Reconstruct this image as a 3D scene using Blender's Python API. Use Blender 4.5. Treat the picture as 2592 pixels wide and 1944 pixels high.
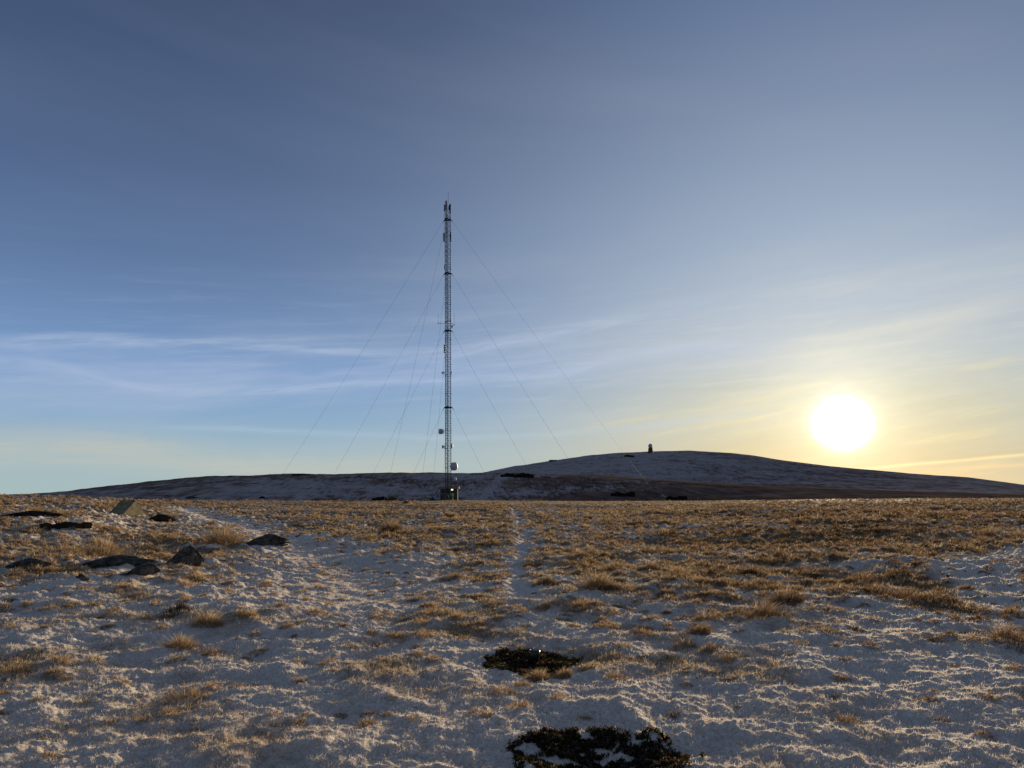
import bpy, bmesh, math, random
import numpy as np
from mathutils import Vector, Matrix
R = math.radians
random.seed(7); rng = np.random.default_rng(7)
for o in list(bpy.data.objects): bpy.data.objects.remove(o)
scene = bpy.context.scene
C = scene.collection

# ------------------------------------------------------------------ camera
F = 1900.0; W, H = 2592, 1944
EYE = Vector((0, 0, 1.6))
PITCH, ROLL = 8.32, -0.85
cam_rot = Matrix.Rotation(R(90 + PITCH), 3, 'X') @ Matrix.Rotation(R(ROLL), 3, 'Z')
cd = bpy.data.cameras.new('camera'); cd.sensor_width = 36; cd.lens = F / W * 36
cd.clip_start = 0.1; cd.clip_end = 20000
cam = bpy.data.objects.new('camera', cd); C.objects.link(cam)
cam.matrix_world = Matrix.Translation(EYE) @ cam_rot.to_4x4()
scene.camera = cam

def pdir(px, py):
    return (cam_rot @ Vector(((px - W / 2) / F, -(py - H / 2) / F, -1))).normalized()
def proj(p):
    v = cam_rot.transposed() @ (Vector(p) - EYE)
    return W / 2 + F * v.x / -v.z, H / 2 - F * v.y / -v.z
def azel(px, py):
    d = pdir(px, py); return math.degrees(math.atan2(d.x, d.y)), math.degrees(math.asin(d.z))

# ------------------------------------------------------------------ world and sun
SUN = pdir(2133, 1075)
SUN_AZ, SUN_EL = azel(2133, 1075)
vs = scene.view_settings
scene.display_settings.display_device = 'sRGB'
vs.view_transform = 'Standard'; vs.look = 'None'; vs.exposure = 0.72; vs.gamma = 1.0

def lin(c):
    return tuple(((v / 255) / 12.92 if v / 255 <= .04045 else ((v / 255 + .055) / 1.055) ** 2.4) for v in c)

class E:
    """a scalar node-socket expression"""
    nt = None
    def __init__(s, sock): s.s = sock
    @staticmethod
    def m(op, *a, clamp=False):
        n = E.nt.nodes.new('ShaderNodeMath'); n.operation = op; n.use_clamp = clamp
        for i, v in enumerate(a):
            if isinstance(v, E): E.nt.links.new(v.s, n.inputs[i])
            else: n.inputs[i].default_value = v
        return E(n.outputs[0])
    def __add__(s, o): return E.m('ADD', s, o)
    def __sub__(s, o): return E.m('SUBTRACT', s, o)
    def __rsub__(s, o): return E.m('SUBTRACT', o, s)
    def __mul__(s, o): return E.m('MULTIPLY', s, o)
    def __truediv__(s, o): return E.m('DIVIDE', s, o)
    __radd__ = __add__; __rmul__ = __mul__
def gauss(x, sg): t = x / sg; return E.m('EXPONENT', t * t * -1.0)
def mixc(nt, fac, a, b, mode='MIX'):
    n = nt.nodes.new('ShaderNodeMix'); n.data_type = 'RGBA'; n.blend_type = mode
    for sock, v in ((n.inputs[0], fac), (n.inputs[6], a), (n.inputs[7], b)):
        if isinstance(v, E): nt.links.new(v.s, sock)
        elif hasattr(v, 'is_output'): nt.links.new(v, sock)
        elif isinstance(v, (int, float)): sock.default_value = v
        else: sock.default_value = (*v[:3], 1)
    return n.outputs[2]
def ramp(nt, fac, stops):
    n = nt.nodes.new('ShaderNodeValToRGB'); r = n.color_ramp
    while len(r.elements) < len(stops): r.elements.new(.5)
    for e, (p, c) in zip(r.elements, stops): e.position = p; e.color = (*c[:3], 1)
    nt.links.new(fac.s if isinstance(fac, E) else fac, n.inputs[0]); return n.outputs[0]

world = bpy.data.worlds.new('World'); scene.world = world; world.use_nodes = True
nt = world.node_tree; nt.nodes.clear(); E.nt = nt
out = nt.nodes.new('ShaderNodeOutputWorld'); bg = nt.nodes.new('ShaderNodeBackground')
nt.links.new(bg.outputs[0], out.inputs[0])
tc = nt.nodes.new('ShaderNodeTexCoord'); sep = nt.nodes.new('ShaderNodeSeparateXYZ')
nt.links.new(tc.outputs['Generated'], sep.inputs[0])
X, Y, Z = (E(sep.outputs[i]) for i in range(3))
az = E.m('ARCTAN2', X, Y) * (180 / math.pi)
el = E.m('ARCSINE', Z) * (180 / math.pi)
sdot = X * SUN.x + Y * SUN.y + Z * SUN.z
th = E.m('ARCCOSINE', E.m('MINIMUM', sdot, 1.0)) * (180 / math.pi)
t90 = E.m('MAXIMUM', el, 0.0) / 90.0
sky = nt.nodes.new('ShaderNodeTexSky'); sky.sky_type = 'NISHITA'; sky.sun_disc = False
sky.sun_elevation = R(SUN_EL); sky.sun_rotation = R(SUN_AZ); sky.altitude = 800
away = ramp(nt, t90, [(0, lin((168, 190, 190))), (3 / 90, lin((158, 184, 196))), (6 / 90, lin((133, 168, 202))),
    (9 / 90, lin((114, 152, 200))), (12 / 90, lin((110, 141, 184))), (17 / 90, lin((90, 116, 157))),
    (23 / 90, lin((77, 98, 136))), (30 / 90, lin((64, 83, 118))), (37 / 90, lin((58, 74, 103))), (52 / 90, lin((92, 110, 142))), (1, lin((128, 144, 172)))])  # topmost stops, out of view, are raised to add fill light
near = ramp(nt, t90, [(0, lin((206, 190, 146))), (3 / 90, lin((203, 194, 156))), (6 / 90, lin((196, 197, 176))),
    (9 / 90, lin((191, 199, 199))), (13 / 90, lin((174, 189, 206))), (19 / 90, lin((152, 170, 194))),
    (27 / 90, lin((124, 142, 171))), (36 / 90, lin((94, 113, 148))), (52 / 90, lin((110, 128, 158))), (1, lin((128, 144, 172)))])  # unseen upper stops likewise brightened for fill
w = gauss((az - SUN_AZ) / (E.m('MINIMUM', t90 * 90.0, 20.0) * .5 + 17.5), 1.0)
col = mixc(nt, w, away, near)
# thin high cloud: stretched noise laid along the direction of the streaks
def noise(vec, scale, detail=4, rough=.6):
    n = nt.nodes.new('ShaderNodeTexNoise'); n.inputs['Scale'].default_value = scale
    n.inputs['Detail'].default_value = detail; n.inputs['Roughness'].default_value = rough
    nt.links.new(vec, n.inputs['Vector']); return E(n.outputs[0])
def vec(x, y, z=0.0):
    n = nt.nodes.new('ShaderNodeCombineXYZ')
    for i, v in enumerate((x, y, z)):
        if isinstance(v, E): nt.links.new(v.s, n.inputs[i])
        else: n.inputs[i].default_value = v
    return n.outputs[0]
def sstep(x, a, b): 
    t = E.m('MULTIPLY', x - a, 1.0 / (b - a), clamp=True); return t * t * (3.0 - t * 2.0)
tilt = el - az * 0.09
n1 = noise(vec(az * 0.035, tilt * 0.28, 0.3), 1.0, 6, .55)
n2 = noise(vec(az * 0.09 + 7.0, (el - az * 0.16) * 0.9, 2.0), 1.0, 7, .6)
n3 = noise(vec(az * 0.02 + 3.0, (el + az * 0.12) * 0.12, 5.0), 1.0, 4, .5)
lowband = gauss(el - 9.0, 6.0)
cirrus = sstep(n1, .42, .74) * lowband * .40 + sstep(n3, .4, .75) * .05
col = mixc(nt, E.m('MULTIPLY', cirrus, 1.0, clamp=True), col, mixc(nt, w, lin((176, 190, 214)), lin((236, 230, 208))))
n4 = noise(vec(az * .11 + 20.0, (el - az * .05) * 1.5, 8.0), 1.0, 8, .68)
col = mixc(nt, sstep(n4, .46, .75) * gauss(el - 9.5, 4.5) * .26, col, mixc(nt, w, lin((186, 198, 220)), lin((236, 230, 208))))
fine = sstep(n2, .5, .8) * gauss(el - 4.0, 5.0) * sstep(az, -2.0, 18.0) * .65
col = mixc(nt, fine, col, lin((246, 226, 160)))
dark = sstep(n2, .5, .22) * gauss(el - 4.0, 4.5) * sstep(az, 0.0, 18.0) * .5
col = mixc(nt, dark, col, lin((186, 184, 160)))
def band(pts, sg, gain, colr, fade=None, rag=.5):
    n = nt.nodes.new('ShaderNodeFloatCurve'); cu = n.mapping.curves[0]
    P = sorted(azel(*p) for p in pts)
    pp = [((a + 45) / 90, e / 30) for a, e in P]
    while len(cu.points) < len(pp): cu.points.new(.5, .5)
    for q, v in zip(cu.points, pp): q.location = v
    n.mapping.extend = 'HORIZONTAL'; n.mapping.update()
    nt.links.new(((az + 45.0) / 90.0).s, n.inputs['Value'])
    e0 = E(n.outputs[0]) * 30.0
    wob = (noise(vec(az * .12, 4.0 + sg, 1.0), 1.0, 4, .6) - .5) * (sg * 1.6)
    m = gauss(el - e0 + wob, sg)
    m = m * sstep(az, P[0][0], P[0][0] + 6) * sstep(az, P[-1][0], P[-1][0] - 6)
    m = m * ((1 - rag) + rag * 2 * sstep(noise(vec(az * .16, (el - e0) * 1.6 - az * .12, sg * 9), 1.0, 6, .65), .3, .7))
    global col
    col = mixc(nt, E.m('MULTIPLY', m, gain, clamp=True), col, colr)
pale = lin((188, 202, 226))
band([(-150, 868), (300, 862), (800, 885), (1000, 896), (1150, 890), (1300, 862), (1500, 825), (1700, 780), (1850, 752)], .42, .28, pale, rag=.95)
band([(-200, 905), (100, 925), (300, 972), (450, 992), (600, 992), (750, 982), (950, 968), (1200, 960), (1350, 955), (1450, 940), (1650, 888), (2000, 878)], .34, .28, pale, rag=.9)
band([(-200, 915), (400, 960), (700, 960), (1100, 940), (1400, 920), (1700, 900), (2100, 860)], 1.5, .30, lin((172, 188, 218)))
band([(300, 1075), (800, 1095), (1100, 1108), (1500, 1092), (1800, 1060), (2050, 1040)], .22, .26, lin((185, 203, 220)))
band([(-300, 1120), (0, 1130), (300, 1150), (600, 1180), (900, 1190), (1200, 1195)], 1.25, .62, lin((190, 194, 186)), rag=.35)
band([(2060, 1196), (2200, 1186), (2350, 1172), (2600, 1150), (2800, 1130)], .10, .8, lin((250, 232, 175)), rag=.2)
band([(2250, 1172), (2400, 1160), (2600, 1140), (2800, 1120)], .14, .6, lin((196, 182, 150)), rag=.2)
band([(2300, 1192), (2450, 1184), (2600, 1176), (2800, 1165)], .13, .6, lin((240, 212, 160)), rag=.2)
# light scattered round the low sun by the thin cloud
def addc(base, amt, c):
    n = nt.nodes.new('ShaderNodeVectorMath'); n.operation = 'SCALE'; n.inputs[0].default_value = c
    nt.links.new(amt.s, n.inputs['Scale'])
    a = nt.nodes.new('ShaderNodeVectorMath'); a.operation = 'ADD'
    nt.links.new(base, a.inputs[0]); nt.links.new(n.outputs[0], a.inputs[1]); return a.outputs[0]
gn = noise(vec(az * .9, (el - az * .1) * 2.4, 3.0), 1.0, 5, .6)
th = th * (1.0 + (gn - .5) * .32) * (1.0 + gauss(el - 2.2, 1.2) * .12)
col = addc(col, E.m('EXPONENT', th * (-1 / 2.9)) * .75, (1.0, .90, .62))
col = addc(col, E.m('EXPONENT', th * (-1 / 11.0)) * .05, (1.0, .95, .78))
col = addc(col, gauss(th, 1.12) * 9.0, (1.0, .97, .86))
# the drawn sky, brightened overhead for fill, over the physical one, at the physical sky's scale (Background 0.1)
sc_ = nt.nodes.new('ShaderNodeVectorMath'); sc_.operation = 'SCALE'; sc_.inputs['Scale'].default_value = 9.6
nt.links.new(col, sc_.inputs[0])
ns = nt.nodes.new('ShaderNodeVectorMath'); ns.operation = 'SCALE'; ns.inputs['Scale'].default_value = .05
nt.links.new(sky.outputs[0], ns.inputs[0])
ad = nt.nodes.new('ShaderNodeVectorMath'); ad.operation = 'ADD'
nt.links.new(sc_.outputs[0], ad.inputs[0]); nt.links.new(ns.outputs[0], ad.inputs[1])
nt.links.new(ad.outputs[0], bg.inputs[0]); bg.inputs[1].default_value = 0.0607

sd = bpy.data.lights.new('sun', 'SUN'); sd.energy = 5.0; sd.angle = R(.6); sd.color = (1.0, .80, .52)
so = bpy.data.objects.new('sun', sd); C.objects.link(so)
so.rotation_euler = SUN.to_track_quat('Z', 'Y').to_euler()
SKY_ONLY = False

# ------------------------------------------------------------------ noise and terrain
def hsh(ix, iy, seed):
    h = (ix.astype(np.int64) * 374761393 + iy.astype(np.int64) * 668265263 + seed * 1442695041) & 0xffffffff
    h = ((h ^ (h >> 13)) * 1274126177) & 0xffffffff
    return (h ^ (h >> 16)) & 0xffff
def pn(x, y, seed=0):
    """gradient noise, about -0.7..0.7"""
    x = np.asarray(x, float); y = np.asarray(y, float)
    ix = np.floor(x); iy = np.floor(y); fx = x - ix; fy = y - iy
    u = fx * fx * fx * (fx * (fx * 6 - 15) + 10); v = fy * fy * fy * (fy * (fy * 6 - 15) + 10)
    def g(dx, dy):
        a = hsh(ix + dx, iy + dy, seed) * (2 * math.pi / 65536)
        return np.cos(a) * (fx - dx) + np.sin(a) * (fy - dy)
    a = g(0, 0); b = g(1, 0); c = g(0, 1); d = g(1, 1)
    return (a + (b - a) * u) + ((c + (d - c) * u) - (a + (b - a) * u)) * v
def fbm(x, y, oct=4, seed=0, gain=.5):
    s = 0; a = 1
    for i in range(oct):
        s = s + a * pn(x * 2 ** i + i * 17.3, y * 2 ** i - i * 9.1, seed + i); a *= gain
    return s
def ss(x, a, b):
    t = np.clip((x - a) / (b - a), 0, 1); return t * t * (3 - 2 * t)

def prof(pts):
    """pixels of an outline -> azimuth (deg) and tan(elevation)"""
    P = []
    for p in pts:
        d = pdir(*p); P.append((math.degrees(math.atan2(d.x, d.y)), d.z / math.hypot(d.x, d.y)))
    P.sort(); return np.array([a for a, _ in P]), np.array([t for _, t in P])
A_e, T_e = prof([(-400, 1264), (0, 1261), (200, 1263), (420, 1269), (700, 1269), (1134, 1268), (1500, 1269), (1800, 1268), (2100, 1264), (2592, 1262), (3000, 1262)])
R_e = np.array([60, 62, 70, 110, 160, 192, 195, 195, 190, 180, 180.])
A_m, T_m = prof([(-400, 1290), (-150, 1256), (75, 1250), (170, 1243), (290, 1229), (420, 1215), (520, 1207), (600, 1204), (700, 1200), (900, 1197), (1130, 1195), (1223, 1196), (1280, 1197), (1500, 1204), (1700, 1215), (1850, 1225), (2100, 1236), (2592, 1252), (3000, 1260)])
A_f, T_f = prof([(-400, 1330), (600, 1250), (1000, 1225), (1223, 1197), (1300, 1181), (1400, 1166), (1500, 1152), (1575, 1146), (1645, 1143), (1750, 1141), (1850, 1146), (1900, 1152), (1980, 1165), (2100, 1180), (2300, 1198), (2450, 1208), (2592, 1227), (2700, 1240), (3000, 1270)])
def base_h(x, y):
    r = np.hypot(x, y); a = np.degrees(np.arctan2(x, y))
    re = np.interp(a, A_e, R_e); ze = 1.6 + re * np.interp(a, A_e, T_e)
    zm = 1.6 + 400 * np.interp(a, A_m, T_m); zf = 1.6 + 950 * np.interp(a, A_f, T_f)
    dip = np.interp(a, [-40, -25, 15, 22, 40], [4, 3.2, 3.2, .8, 0.3])
    zs = [np.zeros_like(r), ze, np.minimum(ze, zm) - dip, zm, zm - np.interp(a, [-2, 6, 30], [6, 3, 1.0]), zf, zf - 25, zf - 70]
    rs = [np.full_like(r, 3.0), re, np.maximum(re + 45, 235), np.full_like(r, 400), np.full_like(r, 480), np.full_like(r, 950), np.full_like(r, 1500), np.full_like(r, 6000)]
    z = np.zeros_like(r)
    for i in range(len(rs) - 1):
        t = np.clip((r - rs[i]) / (rs[i + 1] - rs[i]), 0, 1)
        if i == 0: t = t * t * (3 - 2 * t) * .5 + t * .5
        else: t = t * t * (3 - 2 * t) if i not in (2, 4) else (t * .45 + .55 * t * t * (3 - 2 * t))
        z = np.where((r >= rs[i]) & (r < rs[i + 1]), zs[i] + (zs[i + 1] - zs[i]) * t, z)
    z = np.where(r >= 6000, zs[-1], z)
    back = np.abs(a) > 60
    return np.where(back, z * 0 - .01 * r, z)

def seg_dist(x, y, pts):
    d = np.full(np.shape(x), 1e9)
    for (x0, y0), (x1, y1) in zip(pts[:-1], pts[1:]):
        dx, dy = x1 - x0, y1 - y0
        t = np.clip(((x - x0) * dx + (y - y0) * dy) / (dx * dx + dy * dy), 0, 1)
        d = np.minimum(d, np.hypot(x - x0 - t * dx, y - y0 - t * dy))
    return d
# trails and hollows, as points on the moor (metres)
TRAIL, TRACK, RTRAIL, PITS = [(0, -90), (0, -91)], [(0, -90), (0, -91)], [(0, -90), (0, -91)], []
def near_h(x, y):
    r = np.hypot(x, y)
    wx = x + .25 * pn(x * .9, y * .9, 31); wy = y + .25 * pn(x * .9 + 5, y * .9, 32)
    hum = np.abs(pn(wx * .95, wy * .95, 1)) * -.20 + .05
    hum = hum + .10 * pn(wx * 2.1 + 3, wy * 2.1, 2) + .065 * pn(wx * 4.3, wy * 4.3, 3) * (1 + .8 * ss(r, 9, 20))
    fine = .030 * pn(x * 8.5, y * 8.5, 4) + .018 * pn(x * 19, y * 19, 5) * (r < 60) + .008 * pn(x * 41, y * 41, 9) * (r < 14)
    lo_ = 1 - .75 * ss(r, 95, 165)
    big = .35 * pn(x * .07, y * .07, 6) * ss(r, 8, 40) + .16 * pn(x * .22 + 2, y * .22, 7) * ss(r, 3, 14)
    amp = .46 + .6 * ss(r, 8, 24) * (0.6 + .8 * np.clip(.5 + fbm(x * .08, y * .08, 2, 40), 0, 1))
    h = (hum * amp + big) * lo_ + fine * .9
    h = h + .05 * pn(x / 1.9, y / 1.9, 8)
    tr = seg_dist(x + .5 * pn(x * .35, y * .35, 12), y, TRAIL)
    k = np.exp(-(tr / .2) ** 2); h = h * (1 - .5 * k) - .05 * k + .02 * k * pn(x * 3, y * 3, 14)
    tk = seg_dist(x + .5 * pn(x * .3, y * .3, 13), y, TRACK)
    k = np.exp(-(tk / .9) ** 2); h = h * (1 - .6 * k) - .10 * k
    for (cx, cy, a, b) in PITS:
        q = ((x - cx) / a) ** 2 + ((y - cy) / b) ** 2
        h = h - .10 * np.exp(-q * 1.2)
    return h
def hill_h(x, y):
    r = np.hypot(x, y)
    h = (.8 * fbm(x / 34, y / 34, 3, 60) + .22 * fbm(x / 5, y / 5, 3, 70)) * (1 - .5 * ss(np.degrees(np.arctan2(x, y)), 8, 18))
    return h
def height(x, y):
    x = np.asarray(x, float); y = np.asarray(y, float)
    r = np.hypot(x, y); w = ss(r, 190, 260)
    flat = np.exp(-((x + 16.0) ** 2 + (y - 187) ** 2) / 90.0)
    n = near_h(x, y) * (1 - .9 * flat) + .22 * flat
    damp = 1 - .8 * np.exp(-((r - 400) / 30) ** 2) * 0 
    return base_h(x, y) + n * (1 - w) + hill_h(x, y) * w * damp
def hz(x, y): return float(height(np.array([x]), np.array([y]))[0])
def gpt(px, py, rmax=1200):
    """the ground point that the ray through this direction meets"""
    d = pdir(px, py); t = np.geomspace(3, rmax, 6000)
    xs, ys, zz = d.x * t, d.y * t, EYE.z + d.z * t
    hit = np.nonzero(height(xs, ys) > zz)[0]
    i = hit[0] if len(hit) else len(t) - 1
    return Vector((xs[i], ys[i], height(xs[i:i + 1], ys[i:i + 1])[0]))

def g2(px, py): p = gpt(px, py); return (p.x, p.y)
_trail = [g2(*p) for p in [(1297, 1284), (1300, 1292), (1312, 1310), (1320, 1340), (1326, 1375), (1318, 1415), (1302, 1460), (1290, 1500)]]
_track = [g2(*p) for p in [(470, 1282), (540, 1305), (640, 1335), (760, 1370), (850, 1420), (900, 1470), (905, 1510)]]
_rtrail = [g2(*p) for p in [(2680, 1385), (2560, 1405), (2480, 1425), (2485, 1450), (2530, 1480), (2620, 1530)]]
_pa, _pb = g2(1350, 1672), g2(1522, 1905)
TRAIL, TRACK, RTRAIL = _trail, _track, _rtrail
PITS = [(_pa[0] + .02, _pa[1] + .1, .46, .58), (_pb[0], _pb[1] - .06, .56, .50)]
def grassy(x, y):
    """0 = frosted snow, 1 = bare straw grass"""
    r = np.hypot(x, y); a = np.degrees(np.arctan2(x, y))
    g = .5 + .40 * fbm(x * .13, y * .13, 3, 20) + .62 * fbm(x * .75, y * .75, 3, 24)
    g = g + np.interp(r, [3, 8, 14, 22, 40, 80, 190, 230], [-.50, -.30, -.10, -.02, .00, .04, .18, .25])
    g = g + .16 * ss(a, 5, 25) * ss(r, 12, 30) - .10 * ss(a, -8, -22) * (r < 45)
    tr = seg_dist(x + .5 * pn(x * .35, y * .35, 12), y, TRAIL)
    tk = seg_dist(x + .5 * pn(x * .3, y * .3, 13), y, TRACK)
    rt = seg_dist(x, y, RTRAIL)
    g = g - .45 * np.exp(-(tr / .3) ** 2) - .7 * np.exp(-(tk / 1.5) ** 2) - .8 * np.exp(-(rt / .7) ** 2)
    for (cx, cy, a_, b_) in PITS[1:]: g = g - .75 * np.exp(-(np.hypot(x - cx, (y - cy) * .8) / 1.0) ** 2)
    return np.clip(g, 0, 1)

# ------------------------------------------------------------------ helpers for materials and objects
def tag(o, label=None, cat=None, group=None, kind=None):
    if label: o['label'] = label
    if cat: o['category'] = cat
    if group: o['group'] = group
    if kind: o['kind'] = kind
    return o
def link(name, me, m=None, parent=None, smooth=False):
    o = bpy.data.objects.new(name, me); C.objects.link(o)
    if m: me.materials.append(m)
    if parent: o.parent = parent
    if smooth: me.polygons.foreach_set('use_smooth', [True] * len(me.polygons))
    return o
def empty(name, loc, rz=0):
    o = bpy.data.objects.new(name, None); C.objects.link(o); o.location = loc; o.rotation_euler = (0, 0, rz)
    o.empty_display_size = .3
    return o
def new_mat(name):
    m = bpy.data.materials.new(name); m.use_nodes = True; t = m.node_tree; t.nodes.clear()
    o = t.nodes.new('ShaderNodeOutputMaterial'); return m, t, o
def attr(t, name, outp='Fac'):
    n = t.nodes.new('ShaderNodeAttribute'); n.attribute_name = name; return n.outputs[outp]
def tnoise(t, scale, detail=4, rough=.6, src='Object', stretch=None):
    n = t.nodes.new('ShaderNodeTexNoise'); c = t.nodes.new('ShaderNodeTexCoord')
    n.inputs['Scale'].default_value = scale; n.inputs['Detail'].default_value = detail; n.inputs['Roughness'].default_value = rough
    if stretch:
        mp = t.nodes.new('ShaderNodeMapping'); mp.inputs['Scale'].default_value = stretch
        t.links.new(c.outputs[src], mp.inputs[0]); t.links.new(mp.outputs[0], n.inputs['Vector'])
    else: t.links.new(c.outputs[src], n.inputs['Vector'])
    return n.outputs[0]
def simple(name, c1, c2, scale=8, rough=.8, metal=0, bump=.2, spec=.3):
    m, t, o = new_mat(name)
    b = t.nodes.new('ShaderNodeBsdfPrincipled'); b.inputs['Roughness'].default_value = rough
    b.inputs['Metallic'].default_value = metal; b.inputs['Specular IOR Level'].default_value = spec
    nn = tnoise(t, scale, 6, .65)
    t.links.new(ramp(t, nn, [(.35, c1), (.65, c2)]), b.inputs['Base Color'])
    if bump:
        bp = t.nodes.new('ShaderNodeBump'); bp.inputs['Strength'].default_value = bump; bp.inputs['Distance'].default_value = .02
        t.links.new(nn, bp.inputs['Height']); t.links.new(bp.outputs[0], b.inputs['Normal'])
    t.links.new(b.outputs[0], o.inputs[0]); return m

def ground_mat():
    m, t, o = new_mat('frosted_moor'); E.nt = t
    g = E(attr(t, 'grassy')); tone = E(attr(t, 'tone')); 
    nf = E(tnoise(t, 34, 6, .7)); nm = E(tnoise(t, 7, 5, .65)); nl = E(tnoise(t, 1.3, 4, .6))
    nv = E(tnoise(t, 85, 3, .7))
    k = g + (nf - .5) * 1.6 + (nm - .5) * 1.1 + (nv - .5) * 1.2
    k = E.m('MULTIPLY', k - .18, 2.2, clamp=True)
    straw = ramp(t, nm * .6 + nl * .4, [(.35, (.06, .035, .018)), (.5, (.17, .11, .055)), (.66, (.29, .20, .10))])
    straw = mixc(t, E.m('MULTIPLY', tone, 1.0, clamp=True), straw, (.085, .045, .028))
    snow = ramp(t, nf, [(.3, (.36, .29, .21)), (.5, (.56, .49, .42)), (.7, (.78, .73, .68))])
    b = t.nodes.new('ShaderNodeBsdfPrincipled'); b.inputs['Roughness'].default_value = .9; b.inputs['Specular IOR Level'].default_value = .05
    t.links.new(mixc(t, k, snow, straw), b.inputs['Base Color'])
    bp = t.nodes.new('ShaderNodeBump'); bp.inputs['Strength'].default_value = .9; bp.inputs['Distance'].default_value = .02
    t.links.new((nf * 1.0 + nm * 1.5).s, bp.inputs['Height']); t.links.new(bp.outputs[0], b.inputs['Normal'])
    t.links.new(b.outputs[0], o.inputs[0]); return m
def hill_mat():
    m, t, o = new_mat('frosted_hillside'); E.nt = t
    g = E(attr(t, 'grassy')); tone = E(attr(t, 'tone'))
    nf = E(tnoise(t, .42, 8, .75, stretch=(1, .16, 1))); nm = E(tnoise(t, .12, 6, .7, stretch=(1, .3, 1))); n9 = E(tnoise(t, .8, 4, .7, stretch=(1, .09, 1)))
    k = g + (nf - .5) * 2.2 + (nm - .5) * .9 + (n9 - .5) * 1.3
    k = E.m('MULTIPLY', k - .30, 2.3, clamp=True)
    veg = ramp(t, nm, [(.35, (.06, .038, .032)), (.55, (.13, .083, .066)), (.7, (.22, .15, .10))])
    veg = mixc(t, E.m('MULTIPLY', tone, 1.0, clamp=True), veg, (.32, .20, .09))
    snow = ramp(t, nf, [(.3, (.22, .18, .165)), (.7, (.44, .385, .37))])
    b = t.nodes.new('ShaderNodeBsdfDiffuse'); b.inputs['Roughness'].default_value = .2
    t.links.new(mixc(t, k, snow, veg), b.inputs['Color'])
    bp = t.nodes.new('ShaderNodeBump'); bp.inputs['Strength'].default_value = .6; bp.inputs['Distance'].default_value = .5
    t.links.new(nf.s, bp.inputs['Height']); t.links.new(bp.outputs[0], b.inputs['Normal'])
    t.links.new(b.outputs[0], o.inputs[0]); return m
def blade_mat():
    m, t, o = new_mat('grass_blades')
    c = attr(t, 'col', 'Color')
    d = t.nodes.new('ShaderNodeBsdfDiffuse'); tr = t.nodes.new('ShaderNodeBsdfTranslucent'); mx = t.nodes.new('ShaderNodeMixShader')
    mx.inputs[0].default_value = .42
    t.links.new(c, d.inputs[0]); t.links.new(c, tr.inputs[0])
    t.links.new(d.outputs[0], mx.inputs[1]); t.links.new(tr.outputs[0], mx.inputs[2]); t.links.new(mx.outputs[0], o.inputs[0])
    return m

# ------------------------------------------------------------------ the ground, one polar sheet cut at the hill foot
def sheet(name, verts, faces, attrs, m):
    used = np.unique(faces); mp = np.full(len(verts), -1, np.int64); mp[used] = np.arange(len(used))
    v = verts[used]; f = mp[faces]
    me = bpy.data.meshes.new(name); me.vertices.add(len(v)); me.loops.add(f.size); me.polygons.add(len(f))
    me.vertices.foreach_set('co', v.astype(np.float32).ravel()); me.loops.foreach_set('vertex_index', f.astype(np.int32).ravel())
    me.polygons.foreach_set('loop_start', np.arange(0, f.size, f.shape[1], dtype=np.int32))
    me.polygons.foreach_set('loop_total', np.full(len(f), f.shape[1], np.int32))
    me.polygons.foreach_set('use_smooth', np.ones(len(f), bool))
    for k, a in attrs.items():
        at = me.attributes.new(k, 'FLOAT', 'POINT'); at.data.foreach_set('value', a[used].astype(np.float32))
    me.update(calc_edges=True); return tag(link(name, me, m), kind='structure')
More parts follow.
